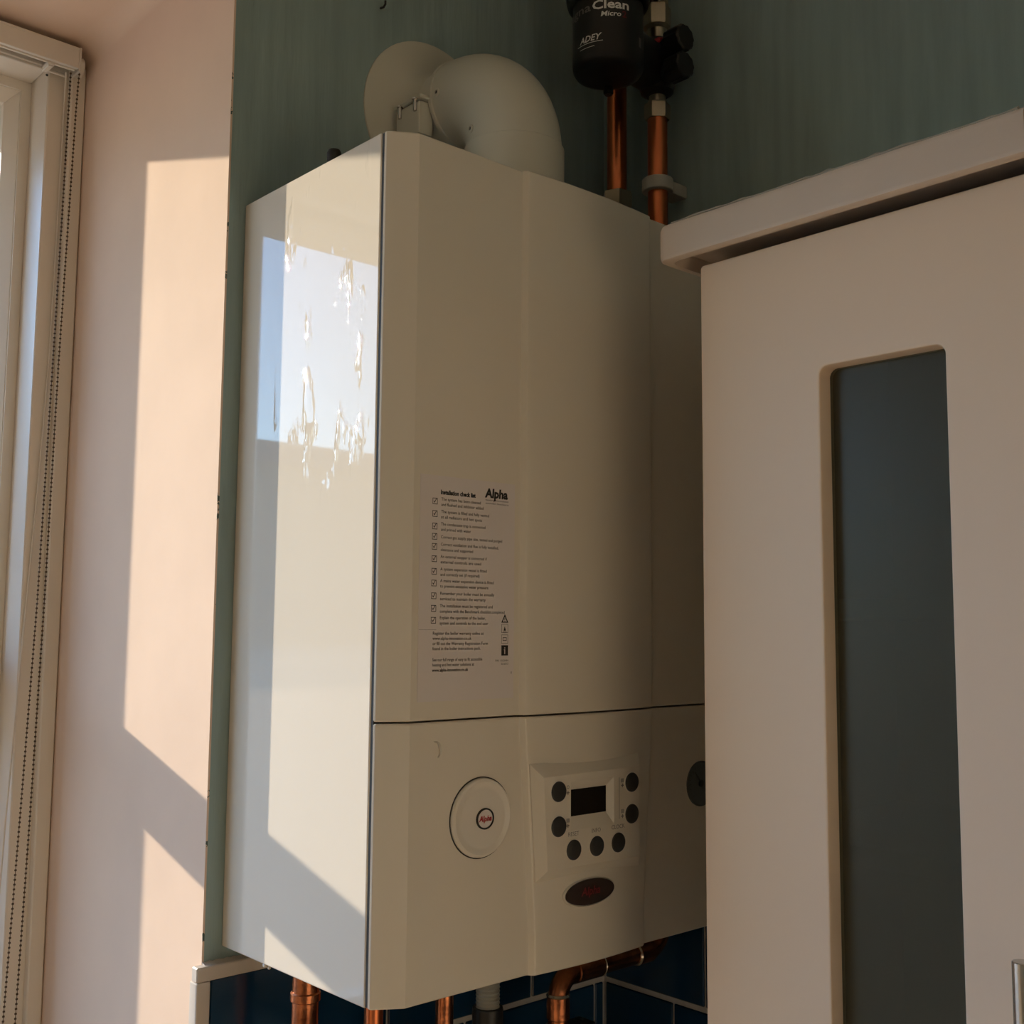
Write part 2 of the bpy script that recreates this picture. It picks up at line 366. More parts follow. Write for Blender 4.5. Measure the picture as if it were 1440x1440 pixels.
# ------------------------------------------------------------------ window
WY0, WY1 = 0.385, 0.50
bm = NB()
fr_in = (OX0 + 0.045, -0.061, SILL + 0.045, 0.963)
def ring_boxes(bm, x0, x1, z0, z1, xi0, xi1, zi0, zi1, y0, y1, bev=0.0015):
    box(bm, x0, xi0, y0, y1, z0, z1, bev, 1); box(bm, xi1, x1, y0, y1, z0, z1, bev, 1)
    box(bm, xi0, xi1, y0, y1, z0, zi0, bev, 1); box(bm, xi0, xi1, y0, y1, zi1, z1, bev, 1)
ring_boxes(bm, OX0 + 0.0005, XJ - 0.0005, SILL + 0.0005, SOF - 0.0005, *fr_in, WY0, WY1)
box(bm, XJ - 0.018, XJ - 0.0006, WY0 - 0.012, WY0 + 0.001, SILL + 0.001, SOF - 0.02, 0.0015, 1)   # cover strip against the jamb
window = struct(obj('window_1', bm, M['upvc']))
def sash(x0, x1, z0, z1, face, beadw, name='sash'):
    """flat face of width `face`, then a bevelled glazing bead sloping down to the glass"""
    bm = NB(); yf = 0.441; yg = 0.462
    def ringpts(d, y): return [(x0 + d, y, z0 + d), (x1 - d, y, z0 + d), (x1 - d, y, z1 - d), (x0 + d, y, z1 - d)]
    loft(bm, [ringpts(0, 0.498), ringpts(0, yf), ringpts(face, yf), ringpts(face, yf + 0.0025), ringpts(face + 0.001, yf + 0.0025), ringpts(face + beadw, yg), ringpts(face + beadw, 0.498), ringpts(0, 0.498)], False)
    s = obj(name, bm, M['upvc'], window, smooth=20)
    bm = NB(); d = face + beadw - 0.002; box(bm, x0 + d, x1 - d, 0.468, 0.472, z0 + d, z1 - d)
    obj('pane', bm, M['glass'], s, smooth=0)
    return s
XM0, XM1 = -0.273, -0.195
sash(XM1 - 0.02, -0.0612, 0.2365, 0.9628, 0.0120, 0.0135)
sash(XM1 - 0.02, -0.0612, SILL + 0.046, 0.2325, 0.0200, 0.0200)
sash(OX0 + 0.046, XM0 + 0.02, SILL + 0.046, 0.9628, 0.0125, 0.0155)
bm = NB(); box(bm, XM0 + 0.021, XM1 - 0.021, 0.43, 0.499, SILL + 0.045, 0.963, 0.002, 1); obj('mullion', bm, M['upvc'], window)
bm = NB(); box(bm, XM1 - 0.02, -0.0612, 0.436, 0.499, 0.2328, 0.2362, 0.001, 1); obj('transom', bm, M['upvc'], window)
bm = NB()
for (x, z) in ((-0.0628, 0.9535),): lathe(bm, [(0.0016, 0), (0.0013, 0.001), (0.0, 0.0011)], (x, WY0, z), (0, -1, 0), 10)
obj('screw', bm, M['dark'], window)

# ------------------------------------------------------------------ outdoors: ground and the neighbouring house seen only in the glossy side
bm = NB(); box(bm, -40, 40, 0.63, 90, -0.60, -0.50); struct(obj('ground', bm, M['ground'], smooth=0))
house = empty('neighbour_house'); house['kind'] = 'structure'; tag(house, 'pale rendered house across the yard beyond the window', 'house')
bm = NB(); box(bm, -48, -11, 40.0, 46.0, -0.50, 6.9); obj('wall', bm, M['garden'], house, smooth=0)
bm = NB()
loft(bm, [[(-48.5, 39.7, 6.9), (-48.5, 43, 8.4), (-48.5, 46.3, 6.9)], [(-10.5, 39.7, 6.9), (-10.5, 43, 8.4), (-10.5, 46.3, 6.9)]]); obj('roof', bm, M['roof'], house, smooth=0)

# ------------------------------------------------------------------ roller blind
blind = empty('roller_blind'); tag(blind, 'white roller blind cassette tucked under the window soffit, rolled right up', 'blind')
bm = NB()
zb0, zb1 = 0.9575, 0.9840
box(bm, OX0 + 0.03, -0.0375, 0.350, 0.356, zb0, zb1, 0.0012, 2)
obj('fascia', bm, M['blind'], blind)
bm = NB(); box(bm, OX0 + 0.03, -0.0380, 0.3565, 0.384, zb1 - 0.006, zb1, 0.001, 1); obj('top_plate', bm, M['blind'], blind)
bm = NB(); box(bm, OX0 + 0.03, -0.0400, 0.3560, 0.3595, zb0 - 0.0015, zb0 + 0.004, 0.0007, 1); obj('front_lip', bm, M['blind'], blind)
bm = NB(); box(bm, OX0 + 0.03, -0.0430, 0.3735, 0.3770, zb0 - 0.0040, zb0 - 0.0005, 0.0007, 1); obj('bottom_bar', bm, M['blind'], blind)
bm = NB(); cyl(bm, (OX0 + 0.05, 0.3660, 0.9715), (-0.046, 0.3660, 0.9715), 0.0085, 20); obj('fabric_roll', bm, M['blindgrey'], blind)
bm = NB(); box(bm, -0.0378, -0.0345, 0.350, 0.384, zb0 - 0.003, zb1 + 0.0005, 0.001, 2); obj('end_cap', bm, M['blind'], blind)
bm = NB(); box(bm, -0.073, -0.064, 0.3555, 0.3800, zb0 - 0.0035, zb0 + 0.0005, 0.0012, 2); box(bm, -0.0715, -0.0655, 0.357, 0.3785, zb0 - 0.005, zb0 - 0.003, 0.001, 1)
obj('bracket', bm, M['blind'], blind)
bm = NB(); cyl(bm, (-0.0343, 0.366, 0.966), (-0.0285, 0.366, 0.966), 0.0125, 24, 0.001); obj('chain_wheel', bm, M['blind'], blind)
bm = NB(); box(bm, OX0 + 0.05, -0.10, 0.3495, 0.3505, zb1 - 0.0035, zb1 - 0.0005, 0.0003, 1); obj('edge_clip', bm, M['blind'], blind)
# bead chain: each strand is beads on a thin cord, too many to pick apart
def strand(pts, step):
    P = [Vector(p) for p in pts]; out = []; d = 0.0
    for a, b in zip(P[:-1], P[1:]):
        L = (b - a).length
        while d < L: out.append(a.lerp(b, d / L)); d += step
        d -= L
    return out
def chain(name, pts):
    bm = NB()
    for q in strand(pts, 0.0052):
        bmesh.ops.create_icosphere(bm, subdivisions=1, radius=0.00155, matrix=Matrix.Translation(q))
    tube(bm, pts, 0.0004, 5)
    o = obj(name, bm, M['bead'], blind, smooth=60); o['kind'] = 'stuff'; return o
chain('bead_chain', [(-0.0428, 0.362, 0.9540), (-0.0450, 0.361, 0.78), (-0.0476, 0.36, 0.605), (-0.0521, 0.36, 0.3137), (-0.0592, 0.36, 0.0752), (-0.0664, 0.36, -0.1454), (-0.068, 0.36, -0.320)])
chain('bead_chain', [(-0.0325, 0.358, 0.9750), (-0.0343, 0.358, 0.9502), (-0.0350, 0.36, 0.9142), (-0.0410, 0.36, 0.6062), (-0.0441, 0.36, 0.3138), (-0.0483, 0.36, 0.0741), (-0.0534, 0.36, -0.1482), (-0.0545, 0.36, -0.320)])
bm = NB(); tube(bm, [(-0.0470, 0.365, 0.955), (-0.0410, 0.383, 0.9095), (-0.0422, 0.383, 0.75), (-0.0440, 0.383, 0.6044), (-0.0497, 0.383, 0.45), (-0.0562, 0.383, 0.3134), (-0.0668, 0.383, 0.0768), (-0.080, 0.383, -0.320)], 0.0011, 8)
obj('pull_cord', bm, M['blind'], blind)

# ------------------------------------------------------------------ boiler
boiler = empty('boiler'); boiler.location = (0, 0, 0)
tag(boiler, 'white wall hung gas boiler with control panel and paper checklist, beside the window', 'boiler')
W, H, D = 0.450, 0.700, 0.2268
XC = W / 2
bm = NB(); box(bm, 0.006, W - 0.006, -0.2290, -0.002, 0.004, H - 0.004); obj('chassis', bm, M['dark'], boiler, smooth=0)  # white casing coloured dark, so the seam's shade is in its colour
for s in (0, 1):
    bm = NB()
    x0, x1 = (0.0, 0.0055) if s == 0 else (W - 0.0055, W)
    box(bm, x0, x1, -D, -0.0005, 0.0, H, 0.0014, 3)
    obj('side_panel', bm, M['bside'], boiler)
bm = NB(); box(bm, 0.0056, W - 0.0056, -D, -0.002, H - 0.0038, H - 0.0005, 0.001, 1); obj('top_panel', bm, M['boiler'], boiler)
bm = NB(); box(bm, 0.0056, W - 0.0056, -D, -0.002, 0.0008, 0.0038, 0.001, 1); obj('bottom_panel', bm, M['boiler'], boiler)

YB, YFL = -0.2297, -0.2480
bm = NB(); box(bm, 0.0011, W - 0.0011, -0.2300, -D + 0.0003, 0.001, H - 0.001); obj('seam_shade', bm, M['dark'], boiler, smooth=0)  # dark strip added to fill the panel seam with painted shade
def front_ring(z, xl, inset=0.0):
    i = inset
    left = [(0.0012 + i, YB), (0.0004 + i, YB - 0.0012), (0.0010 + i, YB - 0.0030), (0.0030 + i, YB - 0.0046)]
    for k in range(1, 7):                                   # shallow rounded chamfer
        t = k / 6; left.append((0.0030 + 0.0205 * t + i * (1 - t), (YB - 0.0046) + (YFL - YB + 0.0046 + i) * t))
    left += [(xl - 0.0015, YFL + i), (xl, YFL - 0.0004 + i), (xl + 0.0006, YFL - 0.0014 + i), (xl + 0.0028, YFL - 0.0046 + i), (xl + 0.0040, YFL - 0.0053 + i), (xl + 0.008, YFL - 0.0056 + i)]
    n = 14; xa = xl + 0.008
    for k in range(1, n // 2 + 1):
        t = k / n; left.append((xa + (W - 2 * xa) * t, YFL - 0.0056 + i - 0.0036 * 4 * t * (1 - t)))
    right = [(W - x, y) for x, y in reversed(left[:-1])]
    return [(x, y, z) for x, y in left + right]
RT, RB = 0.1395, 0.1525
ZS = 0.2168
bm = NB(); e = 0.0012
loft(bm, [front_ring(ZS + 0.0008, RT, e), front_ring(ZS + 0.002, RT)] + [front_ring(ZS + (H - ZS) * k / 4, RT) for k in (1, 2, 3)] + [front_ring(H - e, RT), front_ring(H, RT, e)])
front = obj('front_panel', bm, M['bfront'], boiler, smooth=28)
bm = NB()
def rx(z): return RT + (RB - RT) * min(1, max(0, (ZS - z) / (ZS - 0.03)))
loft(bm, [front_ring(0.0, rx(0), e), front_ring(e, rx(e))] + [front_ring(z, rx(z)) for z in (0.03, 0.09, 0.15)] + [front_ring(ZS - 0.002, rx(ZS - 0.002)), front_ring(ZS - 0.0008, rx(ZS), e)])
fascia = obj('control_fascia', bm, M['bfront'], boiler, smooth=28)

def FP(y): return lambda a, b: Vector((a, y, b))
def fdisc(bm, cx, cz, prof, n=40, sx=1.0, sz=1.0, ox=0.0, oz=0.0, mi=0):
    """stack of (radius, y) rings about a point on the front, facing -Y; later rings may drift by ox, oz"""
    m = len(prof)
    rings = [[(cx + ox * k / (m - 1) + r * sx * math.cos(2 * PI * j / n), y, cz + oz * k / (m - 1) + r * sz * math.sin(2 * PI * j / n)) for j in range(n)] for k, (r, y) in enumerate(prof)]
    loft(bm, rings, True, True, mi)
# round blanking cover with its little badge
bm = NB(); fdisc(bm, 0.0976, 0.1362, [(0.0331, -0.2478), (0.0331, -0.2485), (0.0322, -0.2485), (0.0322, -0.2478)], 56); obj('cover_ring', bm, M['dark'], boiler)
bm = NB(); fdisc(bm, 0.0976, 0.1362, [(0.0320, -0.2478), (0.0320, -0.2492), (0.0313, -0.2502), (0.0295, -0.2506), (0.0255, -0.2494), (0.0235, -0.2490)], 56, ox=0.002, oz=-0.0005)
cover = obj('blanking_cover', bm, M['plasticwhite'], boiler, smooth=25)
bm = NB(); fdisc(bm, 0.1015, 0.1350, [(0.0094, -0.2488), (0.0094, -0.2502), (0.0080, -0.2502), (0.0080, -0.2494)], 36, 1.0, 0.92); obj('badge_ring', bm, M['ink'], cover)
bm = NB(); fdisc(bm, 0.1015, 0.1350, [(0.0081, -0.2488), (0.0081, -0.2497), (0.001, -0.2498)], 36, 1.0, 0.92); obj('badge_face', bm, M['sticker'], cover)
bm = NB(); text_bm(bm, 'Alpha', 0.0062, lambda a, b: Vector((0.1015 + a, -0.2500, 0.1331 + b)), 'CENTER', 0.03, 0.25, fit=0.0138); flat_obj('badge_text', bm, M['inkred'], cover)
# thumb notch
bm = NB(); n_ = 14; outer_, inner_ = [], []
for k in range(n_ + 1):
    a = math.radians(-75 + 190 * k / n_); w_ = math.sin(PI * k / n_)
    outer_.append((0.0499 + 0.0060 * math.cos(a), 0.1945 + 0.0066 * math.sin(a))); inner_.append((0.0499 + (0.0060 - 0.0034 * w_) * math.cos(a), 0.1945 + (0.0066 - 0.0034 * w_) * math.sin(a)))
vo = [bm.verts.new((a, -0.2481, b)) for a, b in outer_]; vi = [bm.verts.new((a, -0.2499, b)) for a, b in inner_]; vb = [bm.verts.new((a, -0.2478, b)) for a, b in inner_]
for k in range(n_):
    bm.faces.new((vo[k], vo[k + 1], vi[k + 1], vi[k])); bm.faces.new((vi[k], vi[k + 1], vb[k + 1], vb[k]))
obj('thumb_notch', bm, M['plasticwhite'], boiler)
# raised control pad with recessed display
YP = -0.2632; YO = -0.2548; YR = -0.2580
bm = NB()
def rect(x0, x1, z0, z1, y): return [(x0, y, z0), (x1, y, z0), (x1, y, z1), (x0, y, z1)]
ptO = [(0.1545, -0.2500, 0.0770), (0.2850, -0.2500, 0.0745), (0.2850, -0.2500, 0.1775), (0.1470, -0.2500, 0.1760)]
ptO1 = [(0.1545, YO, 0.0770), (0.2850, YO, 0.0745), (0.2850, YO, 0.1775), (0.1470, YO, 0.1760)]
ptI = [(0.1605, YP, 0.0870), (0.2775, YP, 0.0850), (0.2775, YP, 0.1660), (0.1555, YP, 0.1650)]
loft(bm, [ptO, ptO1, ptI, rect(0.1880, 0.2430, 0.1175, 0.1590, YP), rect(0.1920, 0.2368, 0.1290, 0.1508, YR), rect(0.1920, 0.2368, 0.1290, 0.1508, -0.2500)], False)
pad = obj('control_panel', bm, M['bfront'], boiler, smooth=12)
bm = NB(); box(bm, 0.1915, 0.2373, -0.2586, -0.2540, 0.1285, 0.1514); obj('display', bm, M['screen'], pad, smooth=0)
bt = [(0.1727, 0.1520), (0.1728, 0.1226), (0.1912, 0.1010), (0.2200, 0.1008), (0.2480, 0.1006), (0.2664, 0.1522), (0.2663, 0.1240)]
for i, (bx, bz) in enumerate(bt):
    bm = NB(); fdisc(bm, 0, 0, [(0.0094, -0.2627), (0.0094, -0.2636), (0.0089, -0.2636)], 28); o1 = obj('button_rim', bm, M['plasticwhite']) if i == 0 else None
    if o1: rim_me = o1.data; bpy.data.objects.remove(o1)
    else: bm.free()
    if i == 0:
        bm = NB(); fdisc(bm, 0, 0, [(0.0087, -0.2627), (0.0087, -0.2641), (0.0083, -0.2648), (0.0072, -0.2652), (0.002, -0.2650)], 28); o = obj('button', bm, M['button'], pad); btn_me = o.data
    else: o = link('button', btn_me, pad)
    o.location = (bx, 0, bz)
    r = link('button_rim', rim_me, pad); r.location = (bx, 0, bz)
bm = NB(); YT = YP - 0.0003
for body, x, z in (('RESET', 0.1912, 0.1128), ('INFO', 0.2195, 0.1128), ('CLOCK', 0.2480, 0.1128)):
    text_bm(bm, body, 0.0052, lambda a, b: Vector((x + a, YT, z + b)), 'CENTER', 0.0)
# small pictograms: tap / radiator with plus and minus marks
def mark(bm, pts, y=YT): bm.faces.new([bm.verts.new((a, y, b)) for a, b in pts])
def bar(bm, x0, x1, z0, z1, y=YT): mark(bm, [(x0, z0), (x1, z0), (x1, z1), (x0, z1)], y)
for (px, pz, flip) in ((0.1842, 0.1518, 1), (0.1842, 0.1238, -1), (0.2540, 0.1521, 1), (0.2540, 0.1248, -1)):
    if flip > 0 and px < 0.2:
        for k in range(10):
            a0 = 2 * PI * k / 10; a1 = 2 * PI * (k + 1) / 10
            mark(bm, [(px + 0.0016 * math.cos(a0), pz + 0.003 + 0.0016 * math.sin(a0)), (px + 0.0016 * math.cos(a1), pz + 0.003 + 0.0016 * math.sin(a1)), (px + 0.0011 * math.cos(a1), pz + 0.003 + 0.0011 * math.sin(a1)), (px + 0.0011 * math.cos(a0), pz + 0.003 + 0.0011 * math.sin(a0))])
    else:
        for k in range(4): bar(bm, px - 0.0018 + 0.0010 * k, px - 0.0012 + 0.0010 * k, pz + 0.001, pz + 0.0045)
    bar(bm, px - 0.0017, px + 0.0017, pz - 0.0022, pz - 0.0012)
    bar(bm, px - 0.0005, px + 0.0005, pz - 0.0034, pz)
flat_obj('panel_print', bm, M['inkgrey'], pad)['kind'] = 'stuff'
bm = NB(); bar(bm, 0.2495, 0.2500, 0.121, 0.158); flat_obj('panel_line', bm, M['inkgrey'], pad)
# oval emblem
ex, ez = 0.2172, 0.0612
bm = NB(); fdisc(bm, ex, ez, [(1.0, -0.2534), (1.0, -0.2576), (0.965, -0.2588), (0.94, -0.2576)], 48, 0.0325, 0.0122); obj('emblem_rim', bm, M['plasticwhite'], boiler)
bm = NB(); fdisc(bm, ex, ez, [(1.0, -0.2534), (1.0, -0.2590), (0.9, -0.2588), (0.1, -0.2590)], 48, 0.0306, 0.0109); emb = obj('emblem', bm, mat('dark maroon gloss', (0.045, 0.030, 0.028), 0.25, noise=0.1, nscale=30), boiler)
bm = NB(); text_bm(bm, 'Alpha', 0.0098, lambda a, b: Vector((ex + a, -0.2594, ez - 0.0022 + b)), 'CENTER', 0.02, 0.2, fit=0.024); flat_obj('emblem_text', bm, mat('dark red print', (0.20, 0.008, 0.012), 0.5, noise=0.1, nscale=50), emb)
# pressure gauge at the right
gx, gz = 0.386, 0.1393
bm = NB(); fdisc(bm, gx, gz, [(0.0222, -0.2470), (0.0222, -0.2488), (0.0214, -0.2491), (0.0208, -0.2482)], 40); gauge = obj('pressure_gauge', bm, M['gauge'], boiler)
bm = NB(); fdisc(bm, gx, gz, [(0.0205, -0.2470), (0.0205, -0.2484), (0.001, -0.2484)], 40); obj('dial', bm, M['gauge'], gauge)
bm = NB(); fdisc(bm, gx, gz, [(0.0035, -0.2484), (0.0035, -0.2495), (0.0025, -0.2500)], 20); prism(bm, [(-0.001, 0), (0.001, 0), (0.0004, 0.016), (-0.0004, 0.016)], lambda a, b, h: Vector((gx + a * 0.7 - b * 0.6, h, gz + b * 0.75 + a * 0.6)), -0.2490, -0.2486); obj('needle', bm, M['black'], gauge)
bm = NB()
for k in range(19):
    a = math.radians(225 - 15 * k); r0, r1 = (0.0150 if k % 3 == 0 else 0.0165), 0.0185
    ca, sa = math.cos(a), math.sin(a); t = 0.0003
    mark(bm, [(gx + r0 * ca - t * sa, gz + r0 * sa + t * ca), (gx + r1 * ca - t * sa, gz + r1 * sa + t * ca), (gx + r1 * ca + t * sa, gz + r1 * sa - t * ca), (gx + r0 * ca + t * sa, gz + r0 * sa - t * ca)], -0.2486)
flat_obj('dial_marks', bm, M['ink'], gauge)
# paper checklist
bm = NB(); box(bm, 0.0300, 0.1330, -0.24832, -0.2479, 0.2325, 0.4155); sticker = obj('checklist_label', bm, M['sticker'], boiler, smooth=0)
sticker['label'] = 'white paper installation checklist'
YS = -0.24842
bm = NB()
def T_(body, x, z, size, fit=None, bold=0.0, align='LEFT', shear=0.0): text_bm(bm, body, size, lambda a, b: Vector((x + a, YS, z + b)), align, bold, shear, fit=fit)
T_('Installation check list', 0.0508, 0.4005, 0.0049, 0.0375, 0.05)
rows = [('The system has been cleaned', 'and flushed and inhibitor added', 0.0425, 0.0455, 0.3942),
        ('The system is filled and fully vented', 'at all radiators and hot spots', 0.0520, 0.0440, 0.3839),
        ('The condensate trap is connected', 'and primed with water', 0.0480, 0.0320, 0.3737),
        ('Correct gas supply pipe size, tested and purged', None, 0.0670, 0, 0.3653),
        ('Correct ventilation and flue is fully installed,', 'clearance and supported', 0.0630, 0.0345, 0.3571),
        ('An external stopper is connected if', 'external controls are used', 0.0500, 0.0435, 0.3471),
        ('A system expansion vessel is fitted', 'and correctly set (if required)', 0.0500, 0.0420, 0.3369),
        ('A mains water expansion device is fitted', 'to prevent excessive water pressure', 0.0580, 0.0520, 0.3274),
        ('Remember your boiler must be annually', 'serviced to maintain the warranty', 0.0585, 0.0490, 0.3171),
        ('The installation must be registered and', 'complete with the Benchmark checklist completed', 0.0570, 0.0705, 0.3070),
        ('Explain the operation of the boiler,', 'system and controls to the end user', 0.0490, 0.0520, 0.2974)]
def frame_box(x, z, s, t):
    bar(bm, x - s, x + s, z + s - t, z + s, YS); bar(bm, x - s, x + s, z - s, z - s + t, YS); bar(bm, x - s, x - s + t, z - s, z + s, YS); bar(bm, x + s - t, x + s, z - s, z + s, YS)
for a, b, wa, wb, z in rows:
    frame_box(0.0451, z, 0.0026, 0.0005)
    mark(bm, [(0.0436, z), (0.0445, z - 0.0016), (0.0447, z - 0.0006), (0.0440, z + 0.0004)], YS); mark(bm, [(0.0445, z - 0.0016), (0.0470, z + 0.0024), (0.0463, z + 0.0024), (0.0443, z - 0.0008)], YS)
    if b:
        T_(a, 0.0515, z + 0.0010, 0.0036, wa, 0.006); T_(b, 0.0515, z - 0.0034, 0.0036, wb, 0.006)
    else: T_(a, 0.0515, z - 0.0012, 0.0036, wa, 0.006)
for body, z, w, bd in (('Register the boiler warranty online at', 0.2858, 0.0540, 0.006), ('www.alpha-innovation.co.uk', 0.2817, 0.0410, 0.006), ('or fill out the Warranty Registration Form', 0.2775, 0.0590, 0.006), ('found in the boiler instructions pack.', 0.2735, 0.0510, 0.006),
                       ('See our full range of easy to fit accessible', 0.2645, 0.0530, 0.006), ('heating and hot water solutions at', 0.2604, 0.0440, 0.006), ('www.alpha-innovation.co.uk', 0.2562, 0.0380, 0.025)):
    T_(body, 0.0445, z, 0.0036, w, bd)
T_('Alpha', 0.0993, 0.4020, 0.0106, 0.0262, 0.045, shear=0.08)
T_('heating innovation', 0.0993, 0.3990, 0.0022, 0.026); T_('combi boilers', 0.0993, 0.3962, 0.0022, 0.026)
# pictogram column
def tri(x, z, s, t):
    P = [(x - s, z - s * 0.85), (x + s, z - s * 0.85), (x, z + s)]; Q = [(x - s * t, z - s * 0.85 + s * (1 - t) * 0.55), (x + s * t, z - s * 0.85 + s * (1 - t) * 0.55), (x, z + s - s * (1 - t) * 1.5)]
    for i in range(3):
        j = (i + 1) % 3; mark(bm, [P[i], P[j], Q[j], Q[i]], YS)
tri(0.1225, 0.2995, 0.0040, 0.62); bar(bm, 0.1222, 0.1228, 0.2982, 0.3002, YS); bar(bm, 0.1222, 0.1228, 0.2972, 0.2977, YS)
for z in (0.2912, 0.2822): frame_box(0.1225, z, 0.0037, 0.0003)
mark(bm, [(0.1212, 0.2893), (0.1238, 0.2893), (0.1225, 0.2932)], YS); bar(bm, 0.1203, 0.1247, 0.2880, 0.2884, YS)
for z in (0.2808, 0.2832): bar(bm, 0.1203, 0.1247, z, z + 0.0005, YS)
bar(bm, 0.1203, 0.1208, 0.2808, 0.2834, YS); bar(bm, 0.1242, 0.1247, 0.2808, 0.2834, YS)
bar(bm, 0.1188, 0.1264, 0.2683, 0.2770, YS)
T_('P/N 1.023494', 0.1268, 0.2633, 0.0024, 0.0145, 0, 'RIGHT'); T_('02/2013', 0.1268, 0.2606, 0.0024, 0.008, 0, 'RIGHT')
bar(bm, 0.1300, 0.1306, 0.2528, 0.2548, YS)
flat_obj('printed_text', bm, M['ink'], sticker)
bm = NB(); y2 = YS - 0.0001; bar(bm, 0.1221, 0.1231, 0.2696, 0.2735, y2); bar(bm, 0.1221, 0.1231, 0.2742, 0.2752, y2); bar(bm, 0.1216, 0.1231, 0.2729, 0.2735, y2)
flat_obj('printed_letter', bm, M['sticker'], sticker)
bm = NB(); bar(bm, 0.0305, 0.048, 0.2897, 0.2899, YS); flat_obj('fold_line', bm, M['inkgrey'], sticker)
# black cable plug on top
bm = NB(); lathe(bm, [(0.0075, 0), (0.0075, 0.006), (0.0068, 0.008), (0.0068, 0.036), (0.0056, 0.039)], (0.040, -0.094, H - 0.001), (0, 0, 1), 16); obj('test_plug', bm, M['black'], boiler)

# ------------------------------------------------------------------ flue elbow
flue = empty('flue'); tag(flue, 'white flue elbow from boiler top through round wall plate', 'flue')
fx, fy, fz = 0.228, -0.139, 0.853
RB_ = 0.078
bm = NB(); cyl(bm, (fx, fy, H), (fx, fy, 0.7790), 0.0515, 48, 0.001); obj('vertical_collar', bm, M['flue'], flue)
bm = NB()
c = Vector((fx, fy + RB_, fz - RB_))
pts = [Vector((fx, fy, 0.7755))] + arc(c, (0, -1, 0), (0, 0, 1), RB_, 16) + [Vector((fx, -0.0570, fz))]
tube(bm, pts, 0.0492, 48)
elbow = obj('elbow', bm, M['flue'], flue, smooth=40)
bm = NB(); cyl(bm, (fx, -0.0625, fz), (fx, -0.0565, fz), 0.0503, 48, 0.0008); obj('elbow_rim', bm, M['flue'], elbow)
bm = NB(); cyl(bm, (fx, -0.0495, fz), (fx, -0.0005, fz), 0.0440, 40); obj('horizontal_duct', bm, M['flue'], flue)
bm = NB(); lathe(bm, [(0.0442, 0.034), (0.0475, 0.020), (0.054, 0.010), (0.066, 0.0055), (0.089, 0.0035), (0.0925, 0.002), (0.0925, 0.0)], (fx, 0, fz), (0, -1, 0), 64); obj('wall_plate', bm, M['flue'], flue, smooth=50)
bm = NB(); cyl(bm, (fx, -0.0560, fz), (fx, -0.036, fz), 0.0462, 40, 0.001)
box(bm, fx - 0.062, fx - 0.046, -0.060, -0.012, fz - 0.0075, fz - 0.0035, 0.001, 1)
box(bm, fx - 0.060, fx - 0.040, -0.056, -0.014, fz - 0.045, fz - 0.0075, 0.004, 2)
clamp = obj('clamp_band', bm, M['flue'], flue)
for y in (-0.0235, -0.0500):
    bm = NB(); cyl(bm, (fx - 0.0612, y, fz - 0.020), (fx - 0.0612, y, fz - 0.0074), 0.0022, 12); cyl(bm, (fx - 0.0612, y, fz - 0.0076), (fx - 0.0612, y, fz - 0.006), 0.0036, 6)
    obj('clamp_bolt', bm, M['steel'], clamp)
for (P, d) in (((0.1793, -0.0719, 0.8497), (-1, 0.0, -0.05)), ((0.1802, -0.1273, 0.792), (-0.98, 0.19, -0.05))):
    bm = NB(); lathe(bm, [(0.0042, -0.004), (0.0042, 0.0012), (0.0032, 0.002), (0.0020, 0.002), (0.0020, 0.0006), (0.0006, 0.0006)], P, d, 14, 0)
    s = obj('screw', bm, M['flue'], elbow)
    d = Vector(d).normalized()
    if True:
        bm = NB(); cyl(bm, Vector(P) + d * 0.0004, Vector(P) + d * 0.0010, 0.0021, 10); cyl(bm, Vector(P) + d * 0.001, Vector(P) + d * 0.00105, 0.0015, 6); obj('screw_socket', bm, M['dark'], elbow)

# ------------------------------------------------------------------ heating pipes in the corner
px, pyl, pyr = 0.470, -0.0600, -0.1250
pl_ = empty('copper_pipe'); tag(pl_, 'copper pipe behind the black filter, nearest the window, turning at a plated nut', 'pipe', None)
bm = NB(); zb = 0.742
tube(bm, [(px, pyl, 1.30), (px, pyl, zb + 0.03)] + arc((px - 0.03, pyl, zb + 0.03), (1, 0, 0), (0, 0, -1), 0.03) + [(0.43, pyl, zb), (0.42, pyl, zb)] + arc((0.42, pyl, zb - 0.02), (0, 0, 1), (-1, 0, 0), 0.02) + [(0.40, pyl, 0.698)], 0.0122, 20)
obj('tube', bm, M['copper'], pl_)
bm = NB(); hexnut(bm, (px, pyl), 0.0190, 0.800, 0.822, 0.9); lathe(bm, [(0.0165, 0), (0.0165, 0.012)], (px, pyl, 0.788), (0, 0, 1), 20); obj('compression_nut', bm, M['brass'], pl_)
bm = NB(); lathe(bm, [(0.0155, 0), (0.0155, 0.016), (0.0135, 0.019)], (px, pyl, 0.792), (-0.75, -0.2, -0.15), 16); obj('valve_stub', bm, M['brass'], pl_)

